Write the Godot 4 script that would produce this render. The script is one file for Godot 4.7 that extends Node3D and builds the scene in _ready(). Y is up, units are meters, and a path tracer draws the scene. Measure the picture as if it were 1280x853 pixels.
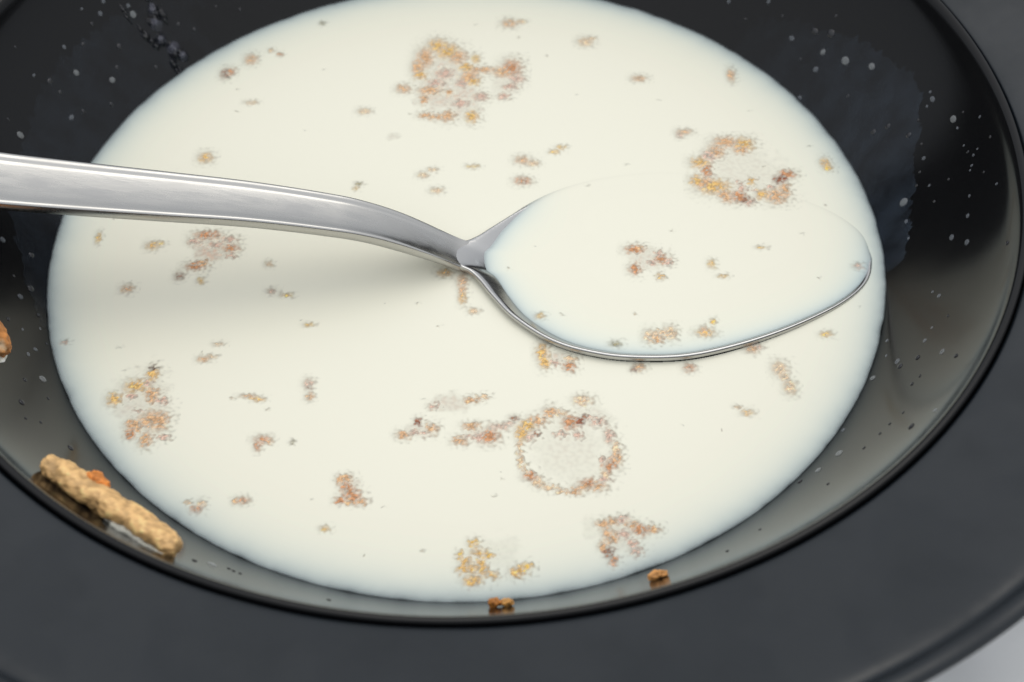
extends Node3D
# A black soup plate of leftover milk with soaked cereal and a steel spoon, seen close from above.
# Lengths in the tables are millimetres; MM turns them into metres. The milk's surface is y = 0.

const MM := 0.001
const MILK_R := 76.0          # the sheet of milk ends inside the wall of the plate
const TEX := 1536             # pixels across the milk's colour and opacity map
const SPOON_C := Vector2(36.0, 4.6)

var wall_profile := [Vector2(50, -15.5), Vector2(58, -14.2), Vector2(64, -10.6), Vector2(70, -5.6), Vector2(75, 0), Vector2(80, 6.2), Vector2(85, 12.8), Vector2(89, 18.6), Vector2(91.5, 22.8), Vector2(92.6, 25.2)]
var tones := {
	"t": Color(0.82, 0.66, 0.50), "g": Color(0.85, 0.69, 0.43), "o": Color(0.76, 0.55, 0.39), "b": Color(0.58, 0.43, 0.34), "d": Color(0.36, 0.25, 0.18), "p": Color(0.88, 0.76, 0.62),
	"k": Color(0.80, 0.68, 0.61), "y": Color(0.90, 0.73, 0.36), "v": Color(0.56, 0.52, 0.37), "r": Color(0.56, 0.35, 0.25)}
var used := {}
var noise := FastNoiseLite.new()
var soft := FastNoiseLite.new()          # the same without its finer octaves
var rng := RandomNumberGenerator.new()
var outline := PackedFloat32Array()      # spoon bowl: distance from SPOON_C to the rim, per degree
var floats := []                         # what floats in the milk, for the milk's opacity
var m_cereal: StandardMaterial3D
var m_milk_drop: StandardMaterial3D
var m_bright_drop: StandardMaterial3D
var m_water: StandardMaterial3D
var m_steel: StandardMaterial3D


func _ready() -> void:
	rng.seed = 11
	noise.seed = 4
	noise.frequency = 1.0
	noise.fractal_octaves = 3
	soft.seed = 9
	soft.frequency = 1.0
	soft.fractal_type = FastNoiseLite.FRACTAL_NONE
	# ---- camera, sky, light, exposure
	var lens := CameraAttributesPhysical.new()
	lens.frustum_focal_length = 87.62
	lens.frustum_focus_distance = 0.293
	lens.frustum_near = 0.01
	lens.frustum_far = 30.0
	lens.exposure_aperture = 30.0
	var cam := Camera3D.new()
	cam.name = "camera"
	cam.attributes = lens
	cam.fov = 22.5863
	cam.near = 0.01
	cam.far = 30.0
	cam.transform = Transform3D(Basis(Vector3(0.999969, -0.005132, 0.006046), Vector3(0.007930, 0.647124, -0.762343), Vector3(-0.000000, 0.762367, 0.647145)), Vector3(0.008006, 0.224061, 0.213009))
	add_child(cam)
	cam.current = true
	var sky_look := ProceduralSkyMaterial.new()
	sky_look.sky_top_color = Color(0.955, 0.96, 0.97)
	sky_look.sky_horizon_color = Color(0.62, 0.64, 0.665)
	sky_look.sky_curve = 0.6
	sky_look.ground_horizon_color = Color(0.42, 0.42, 0.40)
	sky_look.ground_bottom_color = Color(0.30, 0.30, 0.29)
	var sky := Sky.new()
	sky.sky_material = sky_look
	var env := Environment.new()
	env.background_mode = Environment.BG_SKY
	env.sky = sky
	env.tonemap_mode = Environment.TONE_MAPPER_LINEAR
	env.tonemap_exposure = 1.19
	env.sdfgi_enabled = true
	env.ssao_enabled = true
	env.ssil_enabled = true
	var world := WorldEnvironment.new()
	world.name = "world"
	world.environment = env
	add_child(world)
	var sun := DirectionalLight3D.new()
	sun.name = "sun"
	sun.light_energy = 0.15
	sun.light_color = Color(1.0, 0.975, 0.93)
	sun.light_angular_distance = 40.0
	sun.sky_mode = DirectionalLight3D.SKY_MODE_LIGHT_ONLY   # the cloud hides its disc
	sun.shadow_enabled = true
	sun.transform = Transform3D(Basis(), Vector3(0, 1, 0)).looking_at(Vector3(-0.15, 0, 0.35), Vector3.FORWARD)
	add_child(sun)
	materials()
	# ---- the surface, the plate
	tabletop()
	soup_plate()
	# ---- the spoon and everything that floats; then the milk around them
	make_outline()
	spoon()
	cereal()
	milk()
	# ---- on the plate's wall
	wall_pieces()
	films()
	wet_specks()


# ---------------------------------------------------------------- helpers
func numbered(called: String) -> String:
	used[called] = used.get(called, -1) + 1
	return called if used[called] == 0 else "%s_%03d" % [called, used[called]]


func tag(o: Node3D, label := "", category := "", group := "", kind := "") -> Node3D:
	for pair in [["label", label], ["category", category], ["group", group], ["kind", kind]]:
		if pair[1] != "":
			o.set_meta(pair[0], pair[1])
	return o


func obj(called: String, mesh: Mesh, material: Material, parent: Node3D = null) -> MeshInstance3D:
	var o := MeshInstance3D.new()
	o.name = numbered(called) if parent == null else called
	o.mesh = mesh
	o.material_override = material
	(parent if parent else self).add_child(o, true)
	return o


func thing(called: String, at := Vector3.ZERO) -> Node3D:
	var o := Node3D.new()
	o.name = numbered(called)
	o.position = at
	add_child(o)
	return o


func grid_into(st: SurfaceTool, first: int, rows: int, columns: int, flip: bool, around: bool) -> void:
	# two triangles per cell of a grid of vertices already added to st
	var last := columns if around else columns - 1
	for i in rows - 1:
		for j in last:
			var a := first + i * columns + j
			var b := first + i * columns + (j + 1) % columns
			var c := a + columns
			var d := b + columns
			for k in ([a, b, c, b, d, c] if not flip else [a, c, b, b, c, d]):
				st.add_index(k)


func lathe(points: Array, segments := 288, smooth := 4) -> ArrayMesh:
	# turns a profile of (radius, height) round the plate's axis; the profile is listed so that its outside is on the left going along it
	var fine := []
	for i in points.size() - 1:
		var a: Vector2 = points[maxi(i - 1, 0)]
		var b: Vector2 = points[i]
		var c: Vector2 = points[i + 1]
		var d: Vector2 = points[mini(i + 2, points.size() - 1)]
		for k in smooth:
			fine.append(catmull(a, b, c, d, k / float(smooth)))
	fine.append(points[-1])
	var st := SurfaceTool.new()
	st.begin(Mesh.PRIMITIVE_TRIANGLES)
	for p in fine:
		for j in segments:
			var t := TAU * j / segments
			st.add_vertex(Vector3(p.x * cos(t), p.y, p.x * sin(t)) * MM)
	grid_into(st, 0, fine.size(), segments, true, true)
	st.generate_normals()
	return st.commit()


func catmull(a: Vector2, b: Vector2, c: Vector2, d: Vector2, t: float) -> Vector2:
	# knots spaced by distance, so that short segments beside long ones do not overshoot
	var t1 := maxf(sqrt(a.distance_to(b)), 1e-4)
	var t2 := t1 + maxf(sqrt(b.distance_to(c)), 1e-4)
	var t3 := t2 + maxf(sqrt(c.distance_to(d)), 1e-4)
	var u := lerpf(t1, t2, t)
	var p := a.lerp(b, u / t1)
	var q := b.lerp(c, (u - t1) / (t2 - t1))
	var r := c.lerp(d, (u - t2) / (t3 - t2))
	return p.lerp(q, u / t2).lerp(q.lerp(r, (u - t1) / (t3 - t1)), (u - t1) / (t2 - t1))


func table(rows: Array, x: float, column: int) -> float:
	# smooth look-up in rows of [x, a, b, ...]
	var n := rows.size()
	if x <= rows[0][0]:
		return rows[0][column]
	for i in n - 1:
		if x <= rows[i + 1][0]:
			var x0: float = rows[i][0]
			var x1: float = rows[i + 1][0]
			var y0: float = rows[i][column]
			var y1: float = rows[i + 1][column]
			var before: int = maxi(i - 1, 0)
			var after: int = mini(i + 2, n - 1)
			var s := (y1 - y0) / (x1 - x0)
			var m0: float = s if i == 0 else (y1 - rows[before][column]) / (x1 - rows[before][0])
			var m1: float = s if i == n - 2 else (rows[after][column] - y0) / (rows[after][0] - x0)
			var t := (x - x0) / (x1 - x0)
			var h := x1 - x0
			return (2 * t * t * t - 3 * t * t + 1) * y0 + (t * t * t - 2 * t * t + t) * h * m0 + (3 * t * t - 2 * t * t * t) * y1 + (t * t * t - t * t) * h * m1
	return rows[n - 1][column]


func wall_y(r: float) -> float:
	for i in wall_profile.size() - 1:
		if r <= wall_profile[i + 1].x:
			return lerpf(wall_profile[i].y, wall_profile[i + 1].y, (r - wall_profile[i].x) / (wall_profile[i + 1].x - wall_profile[i].x))
	return wall_profile[-1].y


func wall_frame(degrees: float, r: float) -> Transform3D:
	# x along the wall, y off the wall, z down the wall
	var t := deg_to_rad(degrees)
	var slope := Vector2(1.6, wall_y(r + 0.8) - wall_y(r - 0.8)).normalized()
	var out := Vector3(cos(t), 0, sin(t))
	var down := -(out * slope.x + Vector3.UP * slope.y)
	var off := -out * slope.y + Vector3.UP * slope.x
	return Transform3D(Basis(off.cross(down), off, down), Vector3(r * cos(t), wall_y(r), r * sin(t)) * MM)


func noise_map(frequency: float, octaves: int, from: float, to: float, as_normal := false, size := 512, seed_ := 1, bump := 4.0) -> NoiseTexture2D:
	var n := FastNoiseLite.new()
	n.seed = seed_
	n.frequency = frequency
	n.fractal_octaves = octaves
	var t := NoiseTexture2D.new()
	t.width = size
	t.height = size
	t.seamless = true
	t.noise = n
	if as_normal:
		t.as_normal_map = true
		t.bump_strength = bump
	else:
		var g := Gradient.new()
		g.set_color(0, Color(from, from, from))
		g.set_color(1, Color(to, to, to))
		t.color_ramp = g
	return t


func plain(called: String, linear: Color, roughness: float) -> StandardMaterial3D:
	var m := StandardMaterial3D.new()
	m.resource_name = called
	m.albedo_color = linear.linear_to_srgb()
	m.roughness = roughness
	return m


func triplanar(m: StandardMaterial3D, scale: float) -> void:
	m.uv1_triplanar = true
	m.uv1_scale = Vector3.ONE * scale


func materials() -> void:
	m_cereal = plain("cereal", Color(1, 1, 1), 0.55)
	m_cereal.vertex_color_use_as_albedo = true
	m_cereal.normal_enabled = true
	m_cereal.normal_texture = noise_map(0.03, 4, 0, 1, true, 512, 7, 5.0)
	m_cereal.normal_scale = 0.5
	triplanar(m_cereal, 120.0)
	m_milk_drop = plain("milk droplet", Color(0.62, 0.68, 0.76, 0.15), 0.3)
	m_milk_drop.transparency = BaseMaterial3D.TRANSPARENCY_ALPHA
	m_bright_drop = plain("thick milk droplet", Color(0.70, 0.74, 0.76, 0.21), 0.3)
	m_bright_drop.transparency = BaseMaterial3D.TRANSPARENCY_ALPHA
	m_water = plain("watery droplet", Color(0.02, 0.021, 0.025), 0.06)
	m_steel = plain("brushed steel", Color(0.50, 0.495, 0.48), 1.0)
	m_steel.metallic = 1.0
	m_steel.roughness_texture = noise_map(0.012, 5, 0.14, 0.40, false, 512, 21)
	m_steel.normal_enabled = true
	m_steel.normal_texture = noise_map(0.04, 3, 0, 1, true, 512, 22, 2.0)
	m_steel.normal_scale = 0.09
	m_steel.uv1_triplanar = true
	m_steel.uv1_scale = Vector3(14, 60, 60)


# ---------------------------------------------------------------- table and plate
func tabletop() -> void:
	var st := SurfaceTool.new()
	st.begin(Mesh.PRIMITIVE_TRIANGLES)
	var c := [Vector3(-0.5, 0, -0.45), Vector3(0.5, 0, -0.45), Vector3(0.5, 0, 0.4), Vector3(-0.5, 0, 0.4)]
	var rings := [[0.0, -0.03], [0.0, -0.003], [0.0009, -0.0009], [0.003, 0.0], [0.03, 0.0]]
	for r in rings:
		for p in c:
			st.add_vertex(p - Vector3(signf(p.x), 0, signf(p.z)) * r[0] + Vector3.UP * r[1])
	grid_into(st, 0, 5, 4, false, true)
	for k in [16, 17, 18, 16, 18, 19, 0, 2, 1, 0, 3, 2]:
		st.add_index(k)
	st.generate_normals()
	var m := plain("pale grey tabletop", Color(0.86, 0.88, 0.89), 0.5)
	m.albedo_texture = noise_map(0.01, 5, 0.92, 1.0, false, 512, 31)
	triplanar(m, 6.0)
	var o := obj("tabletop", st.commit(), m)
	o.position = Vector3(0, -21.5, 0) * MM
	tag(o, "pale grey smooth tabletop under the black soup plate", "table", "", "structure")


func soup_plate() -> void:
	var root := thing("soup_plate", Vector3(0, -21.4, 0) * MM)
	tag(root, "black soup plate with glossy well, matte rim and milk in it", "plate")
	var up := Vector3(0, 21.4, 0) * MM
	var gloss := plain("glossy black glaze", Color(0.004, 0.0042, 0.0048), 1.0)
	gloss.roughness_texture = noise_map(0.008, 4, 0.07, 0.20, false, 512, 41)
	gloss.metallic_specular = 0.4
	triplanar(gloss, 9.0)
	gloss.normal_enabled = true
	gloss.normal_texture = noise_map(0.006, 2, 0, 1, true, 512, 42, 3.0)
	gloss.normal_scale = 0.12
	var matte := plain("matte black glaze", Color(0.0050, 0.0090, 0.0135), 1.0)
	matte.roughness_texture = noise_map(0.009, 5, 0.22, 0.66, false, 512, 43)
	matte.normal_enabled = true
	matte.normal_texture = noise_map(0.08, 2, 0, 1, true, 512, 44, 2.0)
	matte.normal_scale = 0.08
	# greasy smears from wiping and fingers
	matte.clearcoat_enabled = true
	matte.clearcoat = 0.13
	matte.clearcoat_roughness = 0.45
	var smear := noise_map(0.006, 4, 0.0, 1.0, false, 512, 45)
	smear.color_ramp.set_offset(0, 0.42)
	smear.color_ramp.set_offset(1, 0.62)
	matte.clearcoat_texture = smear
	triplanar(matte, 11.0)
	var inside := [Vector2(0.2, -16.2), Vector2(25, -16.1)] + wall_profile + [Vector2(93.0, 25.8), Vector2(93.45, 26.1), Vector2(93.9, 26.05), Vector2(94.15, 25.75), Vector2(94.25, 25.2), Vector2(94.3, 23.6)]
	obj("well", lathe(inside), gloss, root).position = up
	var rim := [Vector2(94.4, 23.5), Vector2(94.45, 24.9), Vector2(94.7, 25.45), Vector2(95.3, 25.75), Vector2(98, 26.55), Vector2(106, 28.8), Vector2(113, 30.9), Vector2(117.6, 32.1), Vector2(118.6, 32.1), Vector2(119.3, 32.5), Vector2(120.2, 33.5), Vector2(121.3, 34.0), Vector2(122.3, 33.8), Vector2(122.8, 33.1), Vector2(122.6, 32.2), Vector2(121.5, 30.9), Vector2(110, 27.0), Vector2(98, 22.4)]
	obj("rim", lathe(rim), matte, root).position = up
	var base := [Vector2(98, 22.5), Vector2(95.4, 20.0), Vector2(90, 11.5), Vector2(82, 0.5), Vector2(72, -12), Vector2(64, -17.2), Vector2(58.5, -18.5), Vector2(57.5, -20.8), Vector2(56, -21.4), Vector2(54, -21.2), Vector2(53, -19.0), Vector2(50, -18.4), Vector2(0.2, -18.4)]
	obj("base", lathe(base), gloss, root).position = up


# ---------------------------------------------------------------- spoon
var rim_near := [[-3.0, 0.6], [-2.6, 2.2], [-1.6, 3.0], [-0.4, 3.4], [0.8, 4.2], [2.4, 6.2], [4.1, 9.0], [8.0, 14.4], [15.0, 20.2], [23.0, 23.1], [30.0, 23.9], [38.0, 23.5], [46.4, 21.2], [55.0, 17.6], [62.5, 13.4], [67.2, 10.0], [70.4, 6.6], [72.0, 3.4], [72.6, 0.4]]
var rim_far := [[-3.0, 0.6], [-2.6, 2.2], [-1.6, 3.1], [-0.4, 3.5], [0.8, 4.3], [2.2, 5.5], [4.0, 7.4], [6.0, 9.4], [9.7, 13.0], [14.1, 16.4], [18.6, 18.8], [24.7, 20.9], [33.0, 22.3], [40.0, 22.2], [48.0, 20.2], [56.0, 17.8], [62.5, 14.6], [67.2, 11.4], [70.4, 8.0], [72.0, 4.8], [72.6, 0.4]]


func make_outline() -> void:
	# the rim as a curve round the bowl's middle, then as radius per degree
	var loop := PackedVector2Array()
	for k in 161:
		var u := 34.8 - 37.8 * cos(PI * k / 160.0)
		loop.append(Vector2(u, SPOON_C.y - 0.6 + table(rim_near, u, 1)))
	for k in 161:
		var u := 34.8 + 37.8 * cos(PI * k / 160.0)
		loop.append(Vector2(u, SPOON_C.y - 0.6 - table(rim_far, u, 1)))
	for d in 360:
		var away := Vector2.from_angle(deg_to_rad(d))
		var reach := 10.0
		for i in loop.size():
			var hit = Geometry2D.segment_intersects_segment(SPOON_C, SPOON_C + away * 60.0, loop[i], loop[(i + 1) % loop.size()])
			if hit != null:
				reach = maxf(reach, SPOON_C.distance_to(hit))
		outline.append(reach)


func rim_radius(a: float) -> float:
	var d := fposmod(rad_to_deg(a), 360.0)
	var i := int(d) % 360
	return lerpf(outline[i], outline[(i + 1) % 360], d - floorf(d))


func rim_y(p: Vector2) -> float:
	# the spoon leans a little towards the viewer's side: its far rim lies under the milk
	return -0.10 + 0.27 * (1.0 - p.x / 72.5) + 1.6 * exp(-p.x / 10.0) + 0.052 * (p.y - SPOON_C.y + 0.6)


func bowl_y(p: Vector2) -> float:
	# height of the inner face (or, past the rim, of a steep outer flank)
	var q := p - SPOON_C
	var reach := rim_radius(q.angle())
	var rho := q.length() / reach
	if rho >= 1.0:
		return rim_y(SPOON_C + q / rho) - 7.0 * (rho - 1.0) * reach
	var shallow := smoothstep(-6.0, 12.0, p.x)
	return rim_y(p) - 9.5 * (1.0 - pow(rho, 2.3)) * shallow


func milk_over_spoon(p: Vector2) -> Array:
	# the milk's colour and cover over the spoon: thin against its inner face, none of it seen where the rim stands clear outside
	var q := p - SPOON_C
	var reach := rim_radius(q.angle())
	var rho := q.length() / reach
	var rim := rim_y(SPOON_C + q / maxf(rho, 0.01))
	if rho >= 1.0:
		var depth := (-rim if rim < 0.0 else rim * 6.0) + 5.0 * (rho - 1.0) * reach
		return [1.0, 1.0, 1.0, 1.0 - exp(-depth / 0.2)]
	var y := bowl_y(p)
	if y > 1.2:
		return [1.0, 1.0, 1.0, 1.0]      # the milk lies under the metal here
	var got: Array = thin(-y, 1.1)
	var shut := smoothstep(-0.7, 0.3, rim)
	for i in 3:
		got[i] = lerpf(1.0, got[i], shut)
	got[3] = 1.0 - exp(minf(0.0, y) / lerpf(0.3, 0.45, shut))
	return got


func spoon() -> void:
	var polished: StandardMaterial3D = m_steel.duplicate()
	polished.resource_name = "polished steel"
	polished.roughness_texture = noise_map(0.012, 5, 0.12, 0.24, false, 512, 23)
	polished.albedo_color = Color(0.52, 0.52, 0.515).linear_to_srgb()
	var root := thing("spoon", Vector3(-10, -10, 0) * MM)
	tag(root, "stainless steel tablespoon lying in the milk, handle on the plate rim", "spoon")
	var shift := -root.position
	# the bowl: inner face from the middle out, over the rounded rim, and back under
	var st := SurfaceTool.new()
	st.begin(Mesh.PRIMITIVE_TRIANGLES)
	var around := 360
	var rows := 0
	for i in 41:
		var rho := lerpf(0.02, 1.0, pow(i / 40.0, 0.8))
		for j in around:
			var a := TAU * j / around
			var p := SPOON_C + Vector2.from_angle(a) * (rim_radius(a) * rho - 0.55 * rho)
			st.add_vertex(Vector3(p.x, bowl_y(SPOON_C + Vector2.from_angle(a) * rim_radius(a) * rho), p.y) * MM)
		rows += 1
	for lip in [[-0.40, 0.06], [-0.2, 0.05], [-0.06, -0.06], [0.02, -0.3], [0.05, -0.7], [-0.12, -1.1]]:
		for j in around:
			var a := TAU * j / around
			var p: Vector2 = SPOON_C + Vector2.from_angle(a) * (rim_radius(a) + lip[0])
			st.add_vertex(Vector3(p.x, rim_y(p) + lip[1], p.y) * MM)
		rows += 1
	for i in 24:
		var rho := lerpf(0.985, 0.02, pow((i + 1) / 24.0, 1.1))
		for j in around:
			var a := TAU * j / around
			var p := SPOON_C + Vector2.from_angle(a) * rim_radius(a) * rho
			st.add_vertex(Vector3(p.x, bowl_y(p) - 1.25, p.y) * MM)
		rows += 1
	grid_into(st, 0, rows, around, true, true)
	st.generate_normals()
	obj("bowl", st.commit(), polished, root).position = shift
	# the handle: a channelled section swept up from the neck and out over the plate's rim
	var path := [[-119.0, 36.3, 9.6, 0.5], [-118.4, 36.2, 9.5, 2.6], [-117.0, 35.8, 9.5, 4.3], [-113.0, 34.6, 9.2, 6.0], [-106.0, 32.4, 8.7, 6.5], [-94.0, 28.9, 8.0, 6.6], [-79.0, 25.1, 7.2, 6.1], [-65.0, 22.3, 6.6, 5.7], [-51.0, 19.7, 6.0, 5.3], [-36.0, 16.9, 5.4, 4.8], [-21.5, 13.2, 4.8, 4.4], [-16.0, 11.1, 4.5, 4.15], [-11.0, 8.6, 4.3, 3.95], [-7.0, 6.2, 4.15, 3.7], [-4.0, 4.2, 4.0, 3.45], [-1.2, 2.3, 3.9, 3.3], [0.6, 1.35, 3.9, 3.3], [2.0, 0.3, 3.9, 3.3]]
	var section := [Vector2(-1, -0.7), Vector2(-0.99, -0.2), Vector2(-0.965, 0.16), Vector2(-0.92, 0.36), Vector2(-0.86, 0.44), Vector2(-0.79, 0.38), Vector2(-0.73, 0.2), Vector2(-0.69, 0.02), Vector2(-0.64, -0.08), Vector2(-0.55, -0.12), Vector2(-0.2, -0.17), Vector2(0.2, -0.14), Vector2(0.5, -0.04), Vector2(0.75, 0.16), Vector2(0.86, 0.3), Vector2(0.93, 0.33), Vector2(0.98, 0.2), Vector2(1, -0.05), Vector2(1.0, -0.8), Vector2(0.99, -1.5), Vector2(0.93, -1.85), Vector2(0.8, -2.0), Vector2(0.3, -2.05), Vector2(-0.3, -2.05), Vector2(-0.8, -2.0), Vector2(-0.93, -1.85), Vector2(-0.99, -1.5)]
	st = SurfaceTool.new()
	st.begin(Mesh.PRIMITIVE_TRIANGLES)
	var stations := 150
	for i in stations:
		var u := lerpf(-119.0, 2.0, i / float(stations - 1))
		if i < 14:
			u = lerpf(-119.0, -107.6, pow(i / 14.0, 2.0))
		var y := table(path, u, 1)
		var tangent := Vector3(1.0, table(path, u + 0.5, 1) - table(path, u - 0.5, 1), table(path, u + 0.5, 2) - table(path, u - 0.5, 2)).normalized()
		var side := Vector3(0, 0, 1)
		side = (side - tangent * tangent.dot(side)).normalized()
		var normal := side.cross(tangent)
		var thick := 1.0 if u > -112.0 else clampf((u + 121.0) / 9.0, 0.3, 1.0)
		for p in section:
			var n: float = p.y * thick
			if u > -14.0:   # towards the neck the bead flattens and the channel deepens
				var k := smoothstep(-14.0, 0.0, u)
				n = lerpf(n, -0.55 * (1.0 - p.x * p.x) + 0.1 if p.y > -0.75 else n * 0.8, k)
			st.add_vertex((Vector3(u, y, table(path, u, 2)) + side * (p.x * table(path, u, 3)) + normal * n) * MM)
	grid_into(st, 0, stations, section.size(), true, true)
	for j in range(1, section.size() - 1):
		for k in [0, j, j + 1]:
			st.add_index(k)
	st.generate_normals()
	obj("handle", st.commit(), m_steel, root).position = shift
	# milk drops left on the neck
	for d in [[1.6, 5.0, 0.75, "largest milk droplet in the dark hollow of the spoon neck"], [1.8, 0.8, 0.3, "tiny milk droplet topmost in the spoon neck"], [0.4, 3.0, 0.28, "tiny milk droplet left of the largest on the spoon neck"], [3.4, 9.6, 0.35, "tiny milk droplet lowest in the spoon neck"], [1.9, 3.2, 0.22, "smallest milk droplet just above the largest on the spoon neck"]]:
		var p := Vector2(d[0], d[1])
		var o := obj("milk_droplet", lens_mesh(), m_bright_drop)
		o.transform = Transform3D(Basis(Vector3.RIGHT * 0.9, Vector3.UP * 0.4, Vector3.BACK * 1.2).scaled(Vector3.ONE * d[2] * MM), Vector3(p.x, bowl_y(p), p.y) * MM)
		tag(o, d[3], "droplet", "droplets on the spoon neck")


# ---------------------------------------------------------------- what floats in the milk
func floating(called: String, label: String, group: String, haze: Array, nodules: Array) -> void:
	var lo := Vector2(1e3, 1e3)
	var hi := -lo
	for e in haze + nodules:
		var r := Vector2(e[2], e[3]) * (1.35 if e[4] is float else 2.4) + Vector2.ONE * 0.3
		lo = lo.min(Vector2(e[0], e[1]) - r)
		hi = hi.max(Vector2(e[0], e[1]) + r)
	var sunk := 0.12 if called == "cereal_speck" else 0.08 if called == "cereal_crumb" else 0.0
	var deep := -0.5 if haze.size() else -0.36
	var piece := {"haze": haze, "nodules": nodules, "lo": lo, "hi": hi, "deep": deep, "sunk": sunk}
	floats.append(piece)
	var o := obj(called, piece_mesh(piece, 0.22 if haze.size() else 0.16), m_cereal)
	var centre := (lo + hi) / 2.0
	o.position = Vector3(centre.x, 0, centre.y) * MM
	tag(o, label, "cereal", group)


func piece_mesh(piece: Dictionary, step: float) -> ArrayMesh:
	var lo: Vector2 = piece.lo
	var hi: Vector2 = piece.hi
	var deep: float = piece.deep
	# a closed lump: upper face by height(), lower face its flatter mirror
	var nx := int(ceil((hi.x - lo.x) / step)) + 1
	var nz := int(ceil((hi.y - lo.y) / step)) + 1
	var centre := (lo + hi) / 2.0
	var st := SurfaceTool.new()
	st.begin(Mesh.PRIMITIVE_TRIANGLES)
	var top := {}
	var h := PackedFloat32Array()
	var tint := []
	for i in nz:
		for j in nx:
			var p: Vector2 = lo + Vector2(j, i) * step
			var got := height(piece, p)
			h.append(got[0])
			tint.append(got[1])
	for face in 2:
		top.clear()
		for i in nz - 1:
			for j in nx - 1:
				var ids := [i * nx + j, i * nx + j + 1, (i + 1) * nx + j, (i + 1) * nx + j + 1]
				if maxf(maxf(h[ids[0]], h[ids[1]]), maxf(h[ids[2]], h[ids[3]])) <= deep:
					continue
				var v := []
				for id in ids:
					if not top.has(id):
						var p: Vector2 = lo + Vector2(id % nx, id / nx) * step - centre
						var y: float = maxf(h[id], deep)
						if face:
							y = deep - minf(1.4, (y - deep) * 0.8)
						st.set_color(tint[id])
						st.add_vertex(Vector3(p.x, y, p.y) * MM)
						top[id] = top.size() + (0 if face == 0 else int(piece.get("count", 0)))
					v.append(top[id])
				for k in ([0, 1, 2, 1, 3, 2] if face == 0 else [0, 2, 1, 1, 2, 3]):
					st.add_index(v[k])
		if face == 0:
			piece.count = top.size()
	st.generate_normals()
	return st.commit()


func height(piece: Dictionary, p: Vector2) -> Array:
	var rough := soft.get_noise_2d(p.x * 0.9, p.y * 0.9)
	var fine := noise.get_noise_2d(p.x * 1.7 + 40.0, p.y * 1.7)
	var best := -9.0
	for e in piece.haze:
		var q: float = Vector2((p.x - e[0]) / e[2], (p.y - e[1]) / e[3]).length_squared()
		if q < 4.0:
			q *= 1.0 + 0.8 * noise.get_noise_2d(p.x * 0.3 + 9.0, p.y * 0.3)
			best = maxf(best, -0.74 * e[4] - 0.9 * q * q * q + 0.16 * rough + 0.02 * fine)
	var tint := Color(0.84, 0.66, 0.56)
	var nearest := 2.4
	p += Vector2(rough, soft.get_noise_2d(p.x * 0.9, p.y * 0.9 + 60.0)) * (0.55 if piece.haze.size() else 0.3)
	for e in piece.nodules:
		var q: float = Vector2((p.x - e[0]) / e[2], (p.y - e[1]) / e[3]).length_squared() * 0.50
		if q < 7.0:
			var k: float = q * (1.0 + 0.6 * rough) - fine * 0.12 - rough * 0.3
			best = maxf(best, 0.06 - 0.36 * k + fine * 0.03)
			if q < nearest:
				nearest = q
				tint = tones[e[4]].lerp(Color(0.95, 0.90, 0.84), smoothstep(0.5, 1.7, q))  # paler colour round each nodule makes up for light lost under the milk
	var shade := 1.0 + 0.4 * fine + 0.2 * rough
	best = minf(best, 0.4) - piece.get("sunk", 0.0)
	if best < 0.0:
		best *= 0.36       # under the milk everything lies close below its surface
	return [best, Color(tint.r * shade, tint.g * shade, tint.b * shade).srgb_to_linear()]


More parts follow.
